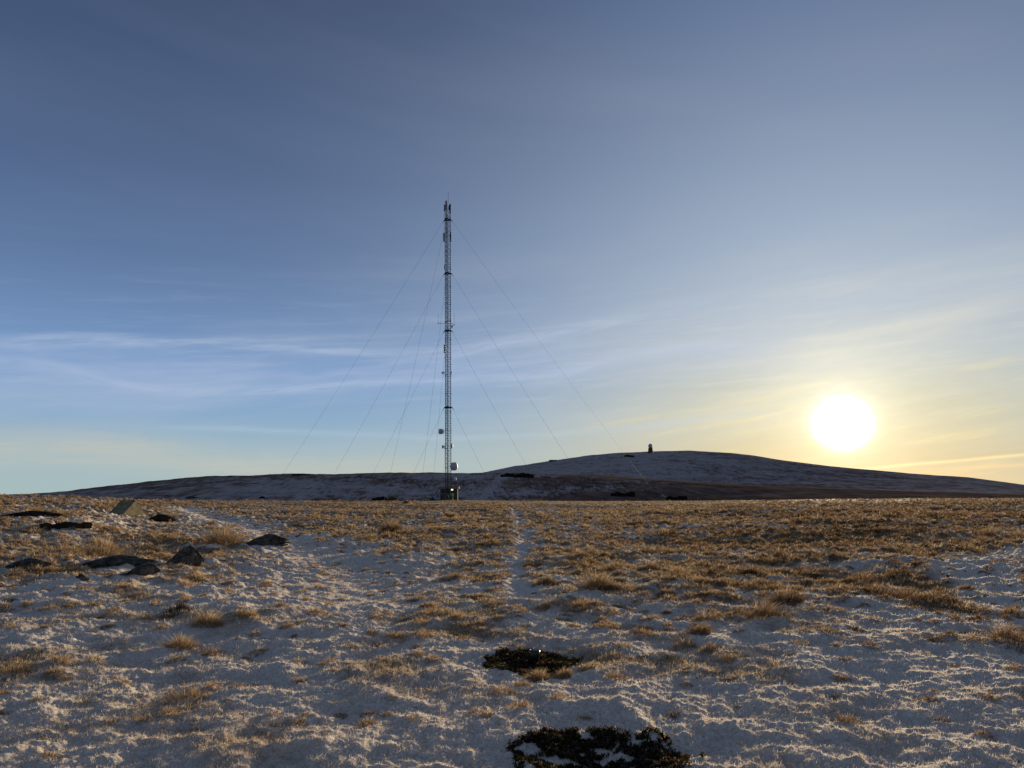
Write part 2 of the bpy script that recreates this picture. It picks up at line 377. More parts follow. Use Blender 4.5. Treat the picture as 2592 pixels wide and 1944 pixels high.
def build_ground():
    azs = np.concatenate([np.linspace(-180, -44, 60, endpoint=False), np.linspace(-44, 44, 1400, endpoint=False), np.linspace(44, 180, 61)])
    rs = [.25]
    while rs[-1] < 7000:
        r = rs[-1]; k = .06 if r < 2.4 else .0042 if r < 230 else (.006 if r < 1000 else .05)
        rs.append(r * (1 + k))
    rs = np.array(rs); cut = int(np.searchsorted(rs, 232))
    rr, aa = np.meshgrid(rs, np.radians(azs), indexing='ij')
    x = rr * np.sin(aa); y = rr * np.cos(aa)
    z = height(x, y)
    far = rr > 200
    g = np.zeros_like(x); g[~far] = grassy(x[~far], y[~far])
    tone = np.zeros_like(x)
    q = ~far; tone[q] = np.clip(fbm(x[q] * .05, y[q] * .05, 3, 50) * 1.6 - .1, 0, .7) * ss(rr[q], 20, 60)
    for (cx, cy, a, b) in PITS:
        if cy < 7: continue
        d = ((x - cx) / a) ** 2 + ((y - cy) / b) ** 2 + .5 * pn(x * 5, y * 5, 90)
        tone = np.maximum(tone, (d < 1.0) * (1.0 if cy > 7 else 0)); g = np.maximum(g, (d < 1.0) * (.9 if cy > 7 else .30))
    # hills: heather bands low down, frost between, straw along the crests
    xf, yf, rf = x[far], y[far], rr[far]; af = np.degrees(np.arctan2(xf, yf))
    gh = .42 + .35 * fbm(xf / 60, yf / 40, 4, 80) + .35 * fbm(xf / 9, yf / 12, 3, 85)
    bandm = np.exp(-((rf - (285 + 14 * pn(af * .25, af * 0, 7))) / 26) ** 2) * ss(af, -2, 6) + .8 * np.exp(-((rf - 345) / 26) ** 2) * ss(af, -1, 5)
    gh = gh + .52 * bandm - .22 * ss(rf, 450, 520) - .3 * np.exp(-(seg_dist(xf, yf, [(-14, 250), (-11, 290), (-7, 340), (-2, 395)]) / (2.5)) ** 2)
    gh = gh + .35 * np.exp(-((rf - 392) / 16) ** 2) + .06 + .34 * ss(af, 9, 19) * (1 - .3 * ss(rf, 450, 520))
    g[far] = np.clip(gh, 0, 1)
    tone[far] = np.clip(.75 * np.exp(-((rf - 396) / 14) ** 2) * (.4 + ss(af, -2, 8)) + .6 * np.clip(fbm(xf / 30, yf / 12, 3, 95), 0, 1) * ss(af, 8, 25) * (rf < 420), 0, .5)
    n, mcol = rr.shape
    V = np.stack([x.ravel(), y.ravel(), z.ravel()], 1)
    i, j = np.meshgrid(np.arange(n - 1), np.arange(mcol - 1), indexing='ij')
    f = np.stack([i * mcol + j, i * mcol + j + 1, (i + 1) * mcol + j + 1, (i + 1) * mcol + j], 2)[..., ::-1]
    A = {'grassy': g.ravel(), 'tone': tone.ravel()}
    gm, hm = ground_mat(), hill_mat()
    fn = f[:cut].reshape(-1, 4); cx = x.ravel()[fn].mean(1); cy = y.ravel()[fn].mean(1)
    ip = seg_dist(cx + .5 * pn(cx * .35, cy * .35, 12), cy, TRAIL) < .10
    ip2 = seg_dist(cx, cy, RTRAIL) < .35
    sheet('ground', V, fn[~(ip | ip2)], A, gm)
    sheet('path', V, fn[ip], A, gm)
    sheet('path', V, fn[ip2], A, gm)
    sheet('hills', V, f[cut:].reshape(-1, 4), A, hm)
if not SKY_ONLY: build_ground()

# ------------------------------------------------------------------ blades of grass
def blade_mesh(name, base, az_, lean, ln, wd, c0, c1, m, parent=None, kind=None, bend=.35):
    """each blade: two segments, five corners; c0/c1 = colour at root and tip"""
    n = len(ln)
    dx, dy = np.sin(az_), np.cos(az_)
    sx, sy = np.cos(az_ + rng.uniform(-1.3, 1.3, n)), -np.sin(az_ + rng.uniform(-1.3, 1.3, n))
    l1 = lean * (1 - bend); l2 = np.minimum(lean * (1 + bend), 1.75)
    mid = base + np.stack([dx * np.sin(l1), dy * np.sin(l1), np.cos(l1)], 1) * (ln * .55)[:, None]
    tip = mid + np.stack([dx * np.sin(l2), dy * np.sin(l2), np.cos(l2)], 1) * (ln * .45)[:, None]
    sv = np.stack([sx, sy, np.zeros(n)], 1) * (wd / 2)[:, None]
    V = np.stack([base - sv, base + sv, mid + sv * .8, mid - sv * .8, tip], 1).reshape(-1, 3)
    o = np.arange(n)[:, None] * 5
    F = np.concatenate([o + np.array([0, 1, 2]), o + np.array([0, 2, 3]), o + np.array([3, 2, 4])], 1).reshape(-1, 3)
    cm = (c0 + c1) / 2
    Cc = np.stack([c0, c0, cm, cm, c1], 1).reshape(-1, 3)
    me = bpy.data.meshes.new(name); me.vertices.add(len(V)); me.loops.add(F.size); me.polygons.add(len(F))
    me.vertices.foreach_set('co', V.astype(np.float32).ravel()); me.loops.foreach_set('vertex_index', F.astype(np.int32).ravel())
    me.polygons.foreach_set('loop_start', np.arange(0, F.size, 3, dtype=np.int32)); me.polygons.foreach_set('loop_total', np.full(len(F), 3, np.int32))
    at = me.attributes.new('col', 'FLOAT_COLOR', 'POINT')
    at.data.foreach_set('color', np.concatenate([Cc, np.ones((len(Cc), 1))], 1).astype(np.float32).ravel())
    me.update(calc_edges=True); ob = link(name, me, m, parent)
    if kind: ob['kind'] = kind
    return ob
def pit_q(x, y):
    q = np.full(np.shape(x), 9.0)
    for (cx, cy, a, b) in PITS: q = np.minimum(q, ((x - cx) / a) ** 2 + ((y - cy) / b) ** 2 + .5 * pn(x * 5, y * 5, 90))
    return q
STRAW = np.array([.44, .28, .12]); PALE = np.array([.60, .47, .29]); RUST = np.array([.15, .08, .042]); FROST = np.array([.84, .75, .65]); OLIVE = np.array([.20, .16, .05])
BM = blade_mat()
CLEAR = []
for a_, b_, c_ in ((314, 1307, 1.5), (320, 1330, 1.6), (668, 1384, .6), (455, 1436, .5), (285, 1440, .5), (355, 1464, .35), (1510, 1500, .55), (1930, 1580, .5), (525, 1595, .45)):
    p_ = gpt(a_, b_); CLEAR.append((p_.x, p_.y, c_))
def clear(x, y):
    k = np.zeros(np.shape(x), bool)
    for (a_, b_, c_) in CLEAR: k |= np.hypot(x - a_, y - b_) < c_
    return k
def turf(N):
    lo, hi = 3.2, 40.0
    r = (lo ** -.35 + rng.random(N) * (hi ** -.35 - lo ** -.35)) ** (-1 / .35)
    a = np.radians(rng.uniform(-41, 41, N)); x, y = r * np.sin(a), r * np.cos(a)
    q = pit_q(x, y); g = grassy(x, y); tr = seg_dist(x + .5 * pn(x * .35, y * .35, 12), y, TRAIL)
    keep = ((q > 1.05) | ((y < 7) & (q > .0) & (rng.random(N) < .5))) & ((tr > .2) | (rng.random(N) < .15)) & (rng.random(N) < .55 + .6 * g + .5 * pn(x * 3, y * 3, 44))
    x, y, r, g = x[keep], y[keep], r[keep], g[keep]; n = len(x)
    base = np.stack([x, y, height(x, y) - .004], 1)
    flow = 2.2 + 1.6 * fbm(x * .5, y * .5, 2, 33)
    az_ = flow + rng.normal(0, .9, n)
    ln = rng.uniform(.012, .034, n) * (1 + 1.3 * g) * (1 + .9 * ss(r, 8, 20)); lean = rng.uniform(.35, 1.35, n)
    wd = np.maximum(.0020, r * .00042) * rng.uniform(.6, 1.4, n)
    f = np.clip(.88 - .25 * ss(r, 9, 20) - 1.35 * g + rng.normal(0, .22, n), 0, 1)[:, None]
    f = np.where(rng.random((n, 1)) < .22, f * .15, f)
    t = rng.random((n, 1)); dry = STRAW * t + PALE * (1 - t)
    c1 = dry * (1 - f) + FROST * f; c0 = (RUST * .5 + STRAW * .5) * (1 - f * .8) + FROST * f * .8
    blade_mesh('frosted_grass', base, az_, lean, ln, wd, c0, c1, BM, kind='stuff')
def clump(cx, cy, rad, nb, ln0, wd0, tone, hl=None):
    """arrays of clumps -> blades"""
    k = np.repeat(np.arange(len(cx)), nb); n = len(k)
    rr = np.sqrt(rng.random(n)) * rad[k]; aa = rng.uniform(0, 2 * np.pi, n)
    x = cx[k] + rr * np.cos(aa); y = cy[k] + rr * np.sin(aa) * .8
    dome = (1 - (rr / rad[k]) ** 2) * rad[k] * .28
    z = height(x, y) + dome - .01
    az_ = np.pi / 2 - aa + rng.normal(0, .5, n); az_ = np.where(rng.random(n) < .35, 2.3 + rng.normal(0, .6, n), az_)
    lean = .35 + 1.05 * (rr / rad[k]) + rng.normal(0, .15, n)
    ln = ln0[k] * rng.uniform(.55, 1.15, n); wd = wd0[k] * rng.uniform(.6, 1.4, n)
    t = tone[k][:, None]; u = rng.random((n, 1))
    dry = STRAW * u + PALE * (1 - u)
    c1 = dry * (1 - t) + (RUST * .7 + STRAW * .3) * t; c0 = (RUST * .6 + STRAW * .4) * (1 - .3 * t)
    fr = (rng.random((n, 1)) < .20); c1 = np.where(fr, FROST, c1)
    return np.stack([x, y, z], 1), az_, lean, ln, wd, c0, c1
def tussocks(N):
    lo, hi = 5.5, 215.0
    r = np.exp(rng.uniform(math.log(lo), math.log(hi), N)); r = np.where(rng.random(N) < .45, rng.uniform(25, 200, N), r)
    a = np.radians(rng.uniform(-42, 42, N)); x, y = r * np.sin(a), r * np.cos(a)
    g = grassy(x, y)
    flat = (np.hypot(x + 16.0, y - 187) < 9)
    p = np.interp(r, [5, 8, 11, 16, 25, 60, 215], [.03, .07, .29, .48, .44, .42, .55]) * (.15 + 1.3 * np.clip(.5 + .9 * fbm(x * 1.1, y * 1.1, 2, 61) + .45 * fbm(x * .16, y * .16, 2, 20), 0, 1))
    p = p * (.45 + .8 * g) * (1 + .35 * ss(np.degrees(np.arctan2(x, y)), 2, 14))
    keep = (rng.random(N) < p) & (pit_q(x, y) > 1.3) & ~clear(x, y) & (seg_dist(x + .5 * pn(x * .35, y * .35, 12), y, TRAIL) > .15) & ~(flat & (rng.random(N) < .7))
    x, y, r, g = x[keep], y[keep], r[keep], g[keep]; n = len(x)
    rad = rng.uniform(.05, .15, n) * (.6 + .6 * g) * (1 + .9 * ss(r, 10, 60)) * np.where(rng.random(n) < .10, 1.7, 1.0); ln0 = rad * rng.uniform(.5, .85, n) * (1 - .35 * ss(r, 110, 170))
    nb = np.clip((2600 / r) * rng.uniform(.5, 1.2, n) * (rad / .15), 12, 240).astype(int)
    wd0 = np.maximum(.0026, r * .00055)
    tone = np.clip(.24 + .7 * fbm(x * .08, y * .08, 2, 52) + .75 * ss(np.degrees(np.arctan2(x, y)), 2, 24) + rng.normal(0, .3, n), 0, 1.3)
    print('tussocks', n, 'blades', nb.sum())
    blade_mesh('tussock_grass', *clump(x, y, rad, nb, ln0, wd0, tone), BM, kind='stuff')
if not SKY_ONLY:
    turf(850000)
    tussocks(74000)

# ------------------------------------------------------------------ mesh builder
class MB:
    def __init__(s): s.v = []; s.f = []
    def add(s, v, f):
        o = len(s.v); s.v += [tuple(p) for p in v]; s.f += [tuple(i + o for i in q) for q in f]; return s
    def tube(s, a, b, r, n=6, r2=None, cap=True):
        a, b = Vector(a), Vector(b); d = (b - a).normalized(); r2 = r if r2 is None else r2
        u = d.orthogonal().normalized(); w = d.cross(u)
        v = [a + (u * math.cos(2 * math.pi * i / n) + w * math.sin(2 * math.pi * i / n)) * r for i in range(n)]
        v += [b + (u * math.cos(2 * math.pi * i / n) + w * math.sin(2 * math.pi * i / n)) * r2 for i in range(n)]
        f = [(i, (i + 1) % n, n + (i + 1) % n, n + i) for i in range(n)]
        if cap: f += [tuple(range(n))[::-1], tuple(range(n, 2 * n))]
        return s.add(v, f)
    def box(s, c, d, rz=0, bev=0):
        c = Vector(c); M = Matrix.Rotation(rz, 3, 'Z')
        bm = bmesh.new(); bmesh.ops.create_cube(bm, size=1)
        for q in bm.verts: q.co = Vector((q.co.x * d[0], q.co.y * d[1], q.co.z * d[2]))
        if bev: bmesh.ops.bevel(bm, geom=bm.edges[:], offset=bev, segments=2, affect='EDGES')
        bm.verts.index_update(); s.add([c + M @ q.co for q in bm.verts], [[q.index for q in f.verts] for f in bm.faces]); bm.free(); return s
    def lathe(s, c, axis, prof_, n=20):
        """prof_: (distance along axis, radius)"""
        c = Vector(c); d = Vector(axis).normalized(); u = d.orthogonal().normalized(); w = d.cross(u); v = []; f = []
        for t, r in prof_:
            v += [c + d * t + (u * math.cos(2 * math.pi * i / n) + w * math.sin(2 * math.pi * i / n)) * max(r, 1e-4) for i in range(n)]
        for k in range(len(prof_) - 1):
            f += [(k * n + i, k * n + (i + 1) % n, (k + 1) * n + (i + 1) % n, (k + 1) * n + i) for i in range(n)]
        f += [tuple(range(n))[::-1], tuple(range((len(prof_) - 1) * n, len(prof_) * n))]
        return s.add(v, f)
    def build(s, name, m, parent=None, smooth=False, origin=None):
        me = bpy.data.meshes.new(name)
        o = Vector(origin) if origin is not None else (Vector(parent.matrix_basis.translation) if parent else Vector((0, 0, 0)))
        if parent and origin is None:
            o = Vector((0, 0, 0)); p = parent
            while p: o += p.location; p = p.parent
        me.from_pydata([tuple(Vector(p) - o) for p in s.v], [], s.f); me.update()
        ob = link(name, me, m, parent, smooth)
        if not parent and origin is not None: ob.location = o
        return ob

M_steel = simple('galvanised_steel', (.022, .024, .028), (.04, .042, .05), 3, .8, 0)
M_dark = simple('dark_steel', (.010, .011, .013), (.022, .022, .025), 4, .8, 0)
M_dish = simple('dish_grey', (.36, .36, .40), (.42, .42, .46), 2, .6, 0, .05)
M_panel = simple('panel_grey', (.18, .20, .24), (.24, .26, .30), 3, .6)
M_conc = simple('weathered_concrete', (.10, .085, .045), (.23, .20, .12), 3.5, .95, 0, .35, .1)
M_rend = simple('stained_hut_wall', (.055, .048, .028), (.12, .105, .06), 1.2, .95, 0, .2, .1)
M_slab = simple('roof_slab_concrete', (.14, .13, .11), (.22, .20, .16), 2, .9)
M_rock = simple('dark_rock', (.018, .015, .012), (.13, .115, .095), 7, .9, 0, .9, .15)
M_black = simple('black_peat', (.007, .006, .005), (.028, .020, .014), 3, 1, 0, .8, .05)
M_peat = simple('brown_peat', (.016, .010, .007), (.06, .038, .024), 5, 1, 0, .8, .05)
M_vis = simple('hi_vis_green', (.22, .42, .03), (.30, .55, .05), 5, .8)
M_visy = simple('hi_vis_yellow', (.34, .42, .03), (.48, .55, .08), 5, .8)
M_trs = simple('dark_workwear', (.012, .014, .02), (.03, .03, .04), 9, .9)
M_skin = simple('skin', (.42, .26, .19), (.5, .32, .24), 9, .6, 0, 0)
M_refl = simple('reflective_tape', (.6, .6, .6), (.75, .75, .75), 9, .4, 0, 0)
M_cab = simple('cabinet_grey', (.22, .25, .31), (.29, .32, .38), 2, .6)
M_cable = simple('steel_cable', (.03, .032, .04), (.05, .052, .06), 1, .6, .3, 0)

# ------------------------------------------------------------------ the guyed mast
md = pdir(1134, 1262); MX = md.x / md.y * 186; MP = Vector((MX, 186, hz(MX, 186)))
def mz(py):
    lo, hi = -5.0, 120.0
    for _ in range(50):
        q = (lo + hi) / 2
        if proj((MP.x, MP.y, q))[1] > py: lo = q
        else: hi = q
    return lo
def mx_at(px, z, y=None):
    """world x at the mast's distance for a picture column"""
    y = MP.y if y is None else y
    lo, hi = MP.x - 80, MP.x + 80
    for _ in range(50):
        q = (lo + hi) / 2
        if proj((q, y, z))[0] < px: lo = q
        else: hi = q
    return lo
mast = tag(empty('lattice_mast', MP), 'very tall slender guyed lattice mast with dishes, rising in front of the small concrete hut', 'mast')
LEGS = []
for k, a in enumerate((-90 - 6, 30 - 6, 150 - 6)):
    LEGS.append(Vector((math.cos(R(a)), math.sin(R(a)), 0)) * .79)
ZB, ZC, ZT = MP.z + .35, MP.z + 3.4, mz(517)
def legp(k, z):
    t = 1 if z >= ZC else .12 + .88 * (z - ZB) / (ZC - ZB)
    return Vector((MP.x, MP.y, z)) + LEGS[k] * t
nseg = 16
for k in range(3):
    m = MB(); m.tube(legp(k, ZB), legp(k, ZC), .08, 8); m.tube(legp(k, ZC), legp(k, ZT), .08, 8)
    z = ZC
    while z < ZT: m.tube(legp(k, z - .09), legp(k, z + .09), .15, 8); z += 4.6
    m.build('leg', M_dark, mast)
m = MB(); z = ZC; h = .62; i = 0
while z + h < ZT:
    for k in range(3):
        a, b = k, (k + 1) % 3
        m.tube(legp(a, z), legp(b, z), .029, 4, cap=False)
        m.tube(legp(a, z), legp(b, z + h), .030, 4, cap=False) if i % 2 == 0 else m.tube(legp(b, z), legp(a, z + h), .030, 4, cap=False)
    z += h; i += 1
for k in range(3): m.tube(legp(k, ZB + 1.2), legp((k + 1) % 3, ZC), .04, 4); m.tube(legp(k, ZB + 1.2), legp((k + 1) % 3, ZB + 1.2), .04, 4)
m.build('bracing', M_steel, mast)
m = MB()
for dx in (-.12, 0, .12): m.tube((MP.x + .1 + dx, MP.y + .1, ZB + .3), (MP.x + .1 + dx, MP.y + .1, ZT - 3), .022, 5)
z = ZB + .5
while z < ZT - 3: m.tube((MP.x - .02, MP.y + .12, z), (MP.x + .22, MP.y + .12, z), .014, 4); z += .6
m.build('cable_ladder', M_dark, mast)
m = MB(); m.lathe((MP.x, MP.y, MP.z - .1), (0, 0, 1), [(0, .55), (.28, .5), (.3, .25), (.5, .18)], 16); m.build('footing', M_conc, mast)
COLY = [556, 692, 837, 1031]
for y in COLY:
    z = mz(y); m = MB(); P3 = [Vector((MP.x, MP.y, z)) + L * 1.42 for L in LEGS]
    for k in range(3): 
        m.tube(P3[k], P3[(k + 1) % 3], .15, 6); m.tube(legp(k, z), P3[k], .09, 6)
        m.tube(P3[k], P3[k] + Vector((LEGS[k].x, LEGS[k].y, -.9)) * .55, .06, 6)
    m.build('guy_collar', M_dark, mast)
def cable(a, b, sag):
    m = MB(); n = 24; P = []
    for i in range(n + 1):
        t = i / n; p = a.lerp(b, t); p = Vector((p.x, p.y, p.z - sag * 4 * t * (1 - t))); P.append(p)
    for p, q in zip(P[:-1], P[1:]): m.tube(p, q, .018, 5, cap=False)
    m.build('guy_cable', M_cable, mast)
ANCH = []
def anchor_dir(dx, dy, px):
    lo, hi = 1.0, 110.0; side = dx > 0
    for _ in range(40):
        q = (lo + hi) / 2; x, y = MP.x + dx * q, MP.y + dy * q
        c = proj((x, y, hz(x, y)))[0]
        if (c < px) == side: lo = q
        else: hi = q
    return Vector((MP.x + dx * lo, MP.y + dy * lo, hz(MP.x + dx * lo, MP.y + dy * lo)))
for i, y in enumerate(COLY):
    z = mz(y)
    A = [Vector((MP.x, MP.y, z)) + L * 1.5 for L in LEGS]
    left = anchor_dir(-.90, .44, (655, 797, 903, 1012)[i])
    near_ = anchor_dir(-.2, -.98, (972, 1062, 1092, 1120)[i])
    right = gpt(1652, 1241) if i == 0 else anchor_dir(.985, .17, (0, 1506, 1382, 1260)[i])
    for a, b in ((A[2], left), (A[0], near_), (A[1], right)): cable(a, b + Vector((0, 0, .3)), (b - a).length * .008)
    ANCH += [left, near_, right]

def dish(px, py, rad, depth, aim, kind='drum', py_mount=None, arm_leg=None):
    z = mz(py); x = mx_at(px, z); c = Vector((x, MP.y - .15, z)); ax = Vector((math.cos(R(aim)), math.sin(R(aim)), 0))
    m = MB()
    if kind == 'drum': m.lathe(c, ax, [(-depth * .5, rad * .25), (-depth * .45, rad * .8), (-depth * .2, rad), (depth * .42, rad)], 28)
    else: m.lathe(c, ax, [(-depth * .5, rad * .15), (-depth * .3, rad * .55), (depth * .1, rad * .9), (depth * .3, rad)], 24)
    d = m.build('dish_antenna', M_dish if kind == 'drum' else M_dark, mast, True)
    m = MB(); m.lathe(c + ax * (depth * .42 if kind == 'drum' else depth * .3), ax, [(0.001, rad * 1.01), (.05, rad * .99), (.1 * rad + .05, rad * .75), (.16 * rad + .05, rad * .4), (.18 * rad + .05, .01)], 28)
    m.build('radome', M_dish, d, True)
    k = 1 if px > 1134 else 2
    lp = legp(k, z); m = MB(); b = c - ax * depth * .45
    m.tube(lp + Vector((0, 0, .25)), b, .05, 6); m.tube(lp - Vector((0, 0, .3)), b, .05, 6)
    pole = lp.lerp(b, .75); m.tube(pole - Vector((0, 0, rad * .8 + .2)), pole + Vector((0, 0, rad * .8 + .2)), .05, 8)
    m.build('bracket', M_dark, d)
dish(1116.5, 1092, .66, .95, 205)
dish(1121.5, 1131, .44, .42, 184, 'small')
dish(1142.5, 1129, .54, .45, -28, 'small')
dish(1148.5, 1181, 1.0, 1.15, -33)
dish(1150, 1213, .50, .40, -50)
dish(1120.5, 943.5, .30, .3, 215, 'small'); dish(1141.5, 943.5, .33, .3, -35, 'small')
dish(1145, 827, .30, .3, -30, 'small')
def panel(px, py0, py1, w, d, yo=-.3, mat=None, rz=0):
    z0, z1 = mz(py1), mz(py0); zc = (z0 + z1) / 2; x = mx_at(px, zc)
    m = MB(); m.box((x, MP.y + yo, zc), (w, d, z1 - z0), rz, .03); p = m.build('panel_antenna', mat or M_panel, mast)
    m = MB(); k = min(range(3), key=lambda q: (legp(q, zc) - Vector((x, MP.y + yo, zc))).length)
    for z in (z0 + .2, z1 - .2): m.tube(legp(k, z), (x, MP.y + yo, z), .045, 6)
    lp = legp(k, zc); c_ = Vector((x, MP.y + yo, zc)).lerp(lp, .45); m.tube((c_.x, c_.y, z0 + .1), (c_.x, c_.y, z1 - .1), .045, 6)
    m.build('bracket', M_dark, p)
panel(1123.2, 589, 611, .32, .3, .2); panel(1126.5, 592, 608, .2, .2, .3, M_dark); panel(1132.4, 579, 602, .42, .2, -1.15); panel(1142, 587, 612, .16, .3, .1)
panel(1139, 590, 604, .22, .22, .4, M_dark)
panel(1124.6, 517, 534, .2, .25, .2, M_dark); panel(1130.5, 513, 534, .55, .3, -1.15); panel(1139.6, 516, 540, .34, .3, .1, M_dark); panel(1136.6, 516, 529, .3, .3, .8, M_dark)
panel(1125.2, 670, 681, .18, .2, .2, M_dark); panel(1139.4, 667, 683, .2, .2, .2, M_dark)
panel(1124.8, 872, 893, .3, .3, .1)
def whip(px, y0, y1, r=.035, yo=0, arm=None, armz=None):
    z0, z1 = mz(y1), mz(y0); x = mx_at(px, z0)
    m = MB(); m.tube((x, MP.y + yo, z0), (x, MP.y + yo, z1), r, 6, r * .8); p = m.build('whip_antenna', M_dark, mast)
    if arm: 
        zz = mz(armz); m = MB(); m.tube((mx_at(arm, zz), MP.y + .2, zz), (x, MP.y + yo, z0 + .05), .05, 6); m.box((x, MP.y + yo, z0), (.16, .16, .3)); m.build('side_arm', M_dark, p)
whip(1134.8, 488, 517, .04, -.3); whip(1130.2, 507, 516, .05, 0); whip(1109.2, 793, 819, .03, 0, 1125, 819); whip(1149.8, 796, 823, .03, 0, 1140, 817)
m = MB(); m.lathe((mx_at(1130.2, mz(511)), MP.y, mz(512)), (0, 0, 1), [(0, .12), (.2, .2), (.45, .12)], 10); m.build('beacon', M_dark, mast)
m = MB(); z = mz(809); m.tube(legp(2, mz(816)), legp(1, z), .05, 6); m.tube(legp(1, z - .6), legp(1, z + .4), .1, 6); m.build('strut', M_dark, mast)

# ------------------------------------------------------------------ concrete hut behind the mast
def wall_x(px, y): return mx_at(px, MP.z + 1.6, y)
hy = 189.0; hx0, hx1 = wall_x(1114.5, hy), wall_x(1158, hy); hw = hx1 - hx0; hh = 2.85
hut = tag(empty('concrete_hut', (hx1, hy, hz((hx0 + hx1) / 2, hy) - .1), R(2.5)), 'small square concrete hut with an overhanging flat roof slab behind the foot of the mast', 'hut')
def hb(name, c, d, m, par, bev=.02):
    b = MB(); b.box(c, d, 0, bev); me = bpy.data.meshes.new(name); me.from_pydata(b.v, [], b.f); me.update(); return link(name, me, m, par)
hb('wall', (-hw / 2, 1.9, hh / 2), (hw, 3.8, hh), M_rend, hut)
hb('roof', (-hw / 2, 1.9, hh + .30), (hw + .75, 4.6, .62), M_slab, hut, .04)
hb('plinth', (-hw / 2, 1.9, .1), (hw + .12, 3.92, .35), M_conc, hut)
d = hb('door', (-hw * .28, -.03, 1.08), (.95, .08, 2.0), M_dark, hut); hb('handle', (.34 - hw * .28, -.09, 1.05), (.1, .05, .03), M_steel, d, 0)
hb('louvre', (-hw * .78, -.03, 1.9), (.7, .06, .5), M_dark, hut)
lm, lt, lo = new_mat('lit_lamp_glass'); em = lt.nodes.new('ShaderNodeEmission'); em.inputs[0].default_value = (1, .82, .58, 1); em.inputs[1].default_value = 1.1; lt.links.new(em.outputs[0], lo.inputs[0])
lamp = hb('floodlight', (wall_x(1144.6, hy) - hx1, -.16, hh - .18), (.62, .2, .44), M_dark, hut); hb('lamp_glass', (wall_x(1144.6, hy) - hx1, -.275, hh - .18), (.5, .02, .36), lm, lamp, 0)

# ------------------------------------------------------------------ cabinet, rail, posts
cx = mx_at(1108, MP.z + 1, 187.5); cab = tag(empty('equipment_cabinet', (cx, 187.5, hz(cx, 187.5) - .05)), 'pale grey equipment cabinet with a dark vent standing left of the hut', 'cabinet')
hb('body', (0, 0, .75), (.95, .6, 1.5), M_cab, cab, .03); hb('lid', (0, 0, 1.56), (1.08, .72, .1), M_dark, cab); hb('vent', (.02, -.315, 1.05), (.38, .04, .38), M_black, cab); hb('door', (0, -.31, .45), (.8, .03, .75), M_cab, cab)
gf = tag(empty('handrail', (MP.x, 184.2, hz(MP.x, 184.2))), 'thin grey handrail on slim posts in front of the mast foot', 'handrail')
z0 = gf.location.z; xs = [mx_at(p, z0 + 1, 184.2) for p in (1114, 1126.5, 1139)]
for x in xs: b = MB(); b.tube((x, 184.2, z0 - .2), (x, 184.2, z0 + 1.55), .035, 6); b.build('post', M_cab, gf)
b = MB(); b.tube((xs[0] - .1, 184.2, z0 + 1.62), (xs[2] + .6, 184.2, z0 + 1.5), .035, 6); b.build('rail', M_cab, gf)
b = MB(); b.tube((mx_at(1133.6, z0 + 1, 184.6), 184.6, z0 + 1.25), (mx_at(1135.5, z0 + .5, 184.6), 184.6, z0 + .7), .06, 8); b.build('conduit', M_refl, mast)
b = MB(); b.tube((mx_at(1137.5, z0 + 2.6, 185.6), 185.6, z0 + 2.9), (mx_at(1143, z0 + 1, 186.4), 186.4, z0 + 1.2), .045, 6); b.build('feeder_cable', M_cab, mast)
px_ = mx_at(1170.5, MP.z + 1, 188); po = tag(empty('stay_post', (px_, 188, hz(px_, 188) - .1)), 'thin leaning stay post standing alone to the right of the hut', 'post')
b = MB(); q = Vector(po.location); b.tube(q, q + Vector((.06, 0, 1.75)), .045, 6); b.build('pole', M_cab, po)
b = MB(); b.tube(q + Vector((.06, 0, 1.6)), q + Vector((.45, .1, 0)), .025, 5); b.build('stay', M_cab, po)

# ------------------------------------------------------------------ people
def skin_mesh(name, joints, edges, rad, m, parent, scale=1.0, sub=1):
    me = bpy.data.meshes.new(name + '_cage'); keys = list(joints)
    me.from_pydata([joints[k] for k in keys], [(keys.index(a), keys.index(b)) for a, b in edges], []); me.update()
    o = bpy.data.objects.new(name + '_cage', me); C.objects.link(o)
    sk = o.modifiers.new('s', 'SKIN'); sk.use_smooth_shade = True
    lay = me.skin_vertices[0].data if len(me.skin_vertices) else None
    if lay is None:
        me.skin_vertices.new() if hasattr(me.skin_vertices, 'new') else None; lay = me.skin_vertices[0].data
    for i, k in enumerate(keys):
        r = rad[k] if not isinstance(rad[k], tuple) else rad[k]
        lay[i].radius = tuple(v * scale for v in r) if isinstance(r, tuple) else (r * scale, r * scale)
        lay[i].use_root = (i == 0)
    su = o.modifiers.new('u', 'SUBSURF'); su.levels = sub
    dg = bpy.context.evaluated_depsgraph_get(); me2 = bpy.data.meshes.new_from_object(o.evaluated_get(dg)); me2.name = name
    bpy.data.objects.remove(o); bpy.data.meshes.remove(me); me2.materials.clear()
    return link(name, me2, m, parent, True)
BE = [('pel', 'waist'), ('waist', 'chest'), ('chest', 'neck'), ('neck', 'jaw'), ('jaw', 'crown')]
for s_ in 'LR': BE += [('pel', 'hip' + s_), ('hip' + s_, 'knee' + s_), ('knee' + s_, 'ank' + s_), ('ank' + s_, 'toe' + s_), ('chest', 'sho' + s_), ('sho' + s_, 'elb' + s_), ('elb' + s_, 'wri' + s_), ('wri' + s_, 'palm' + s_)]
BR = dict(pel=(.15, .11), waist=(.135, .10), chest=(.16, .12), neck=.055, jaw=.075, crown=.085)
for s_ in 'LR': BR.update({'hip' + s_: .085, 'knee' + s_: .058, 'ank' + s_: .042, 'toe' + s_: .035, 'sho' + s_: .06, 'elb' + s_: .042, 'wri' + s_: .028, 'palm' + s_: .034})
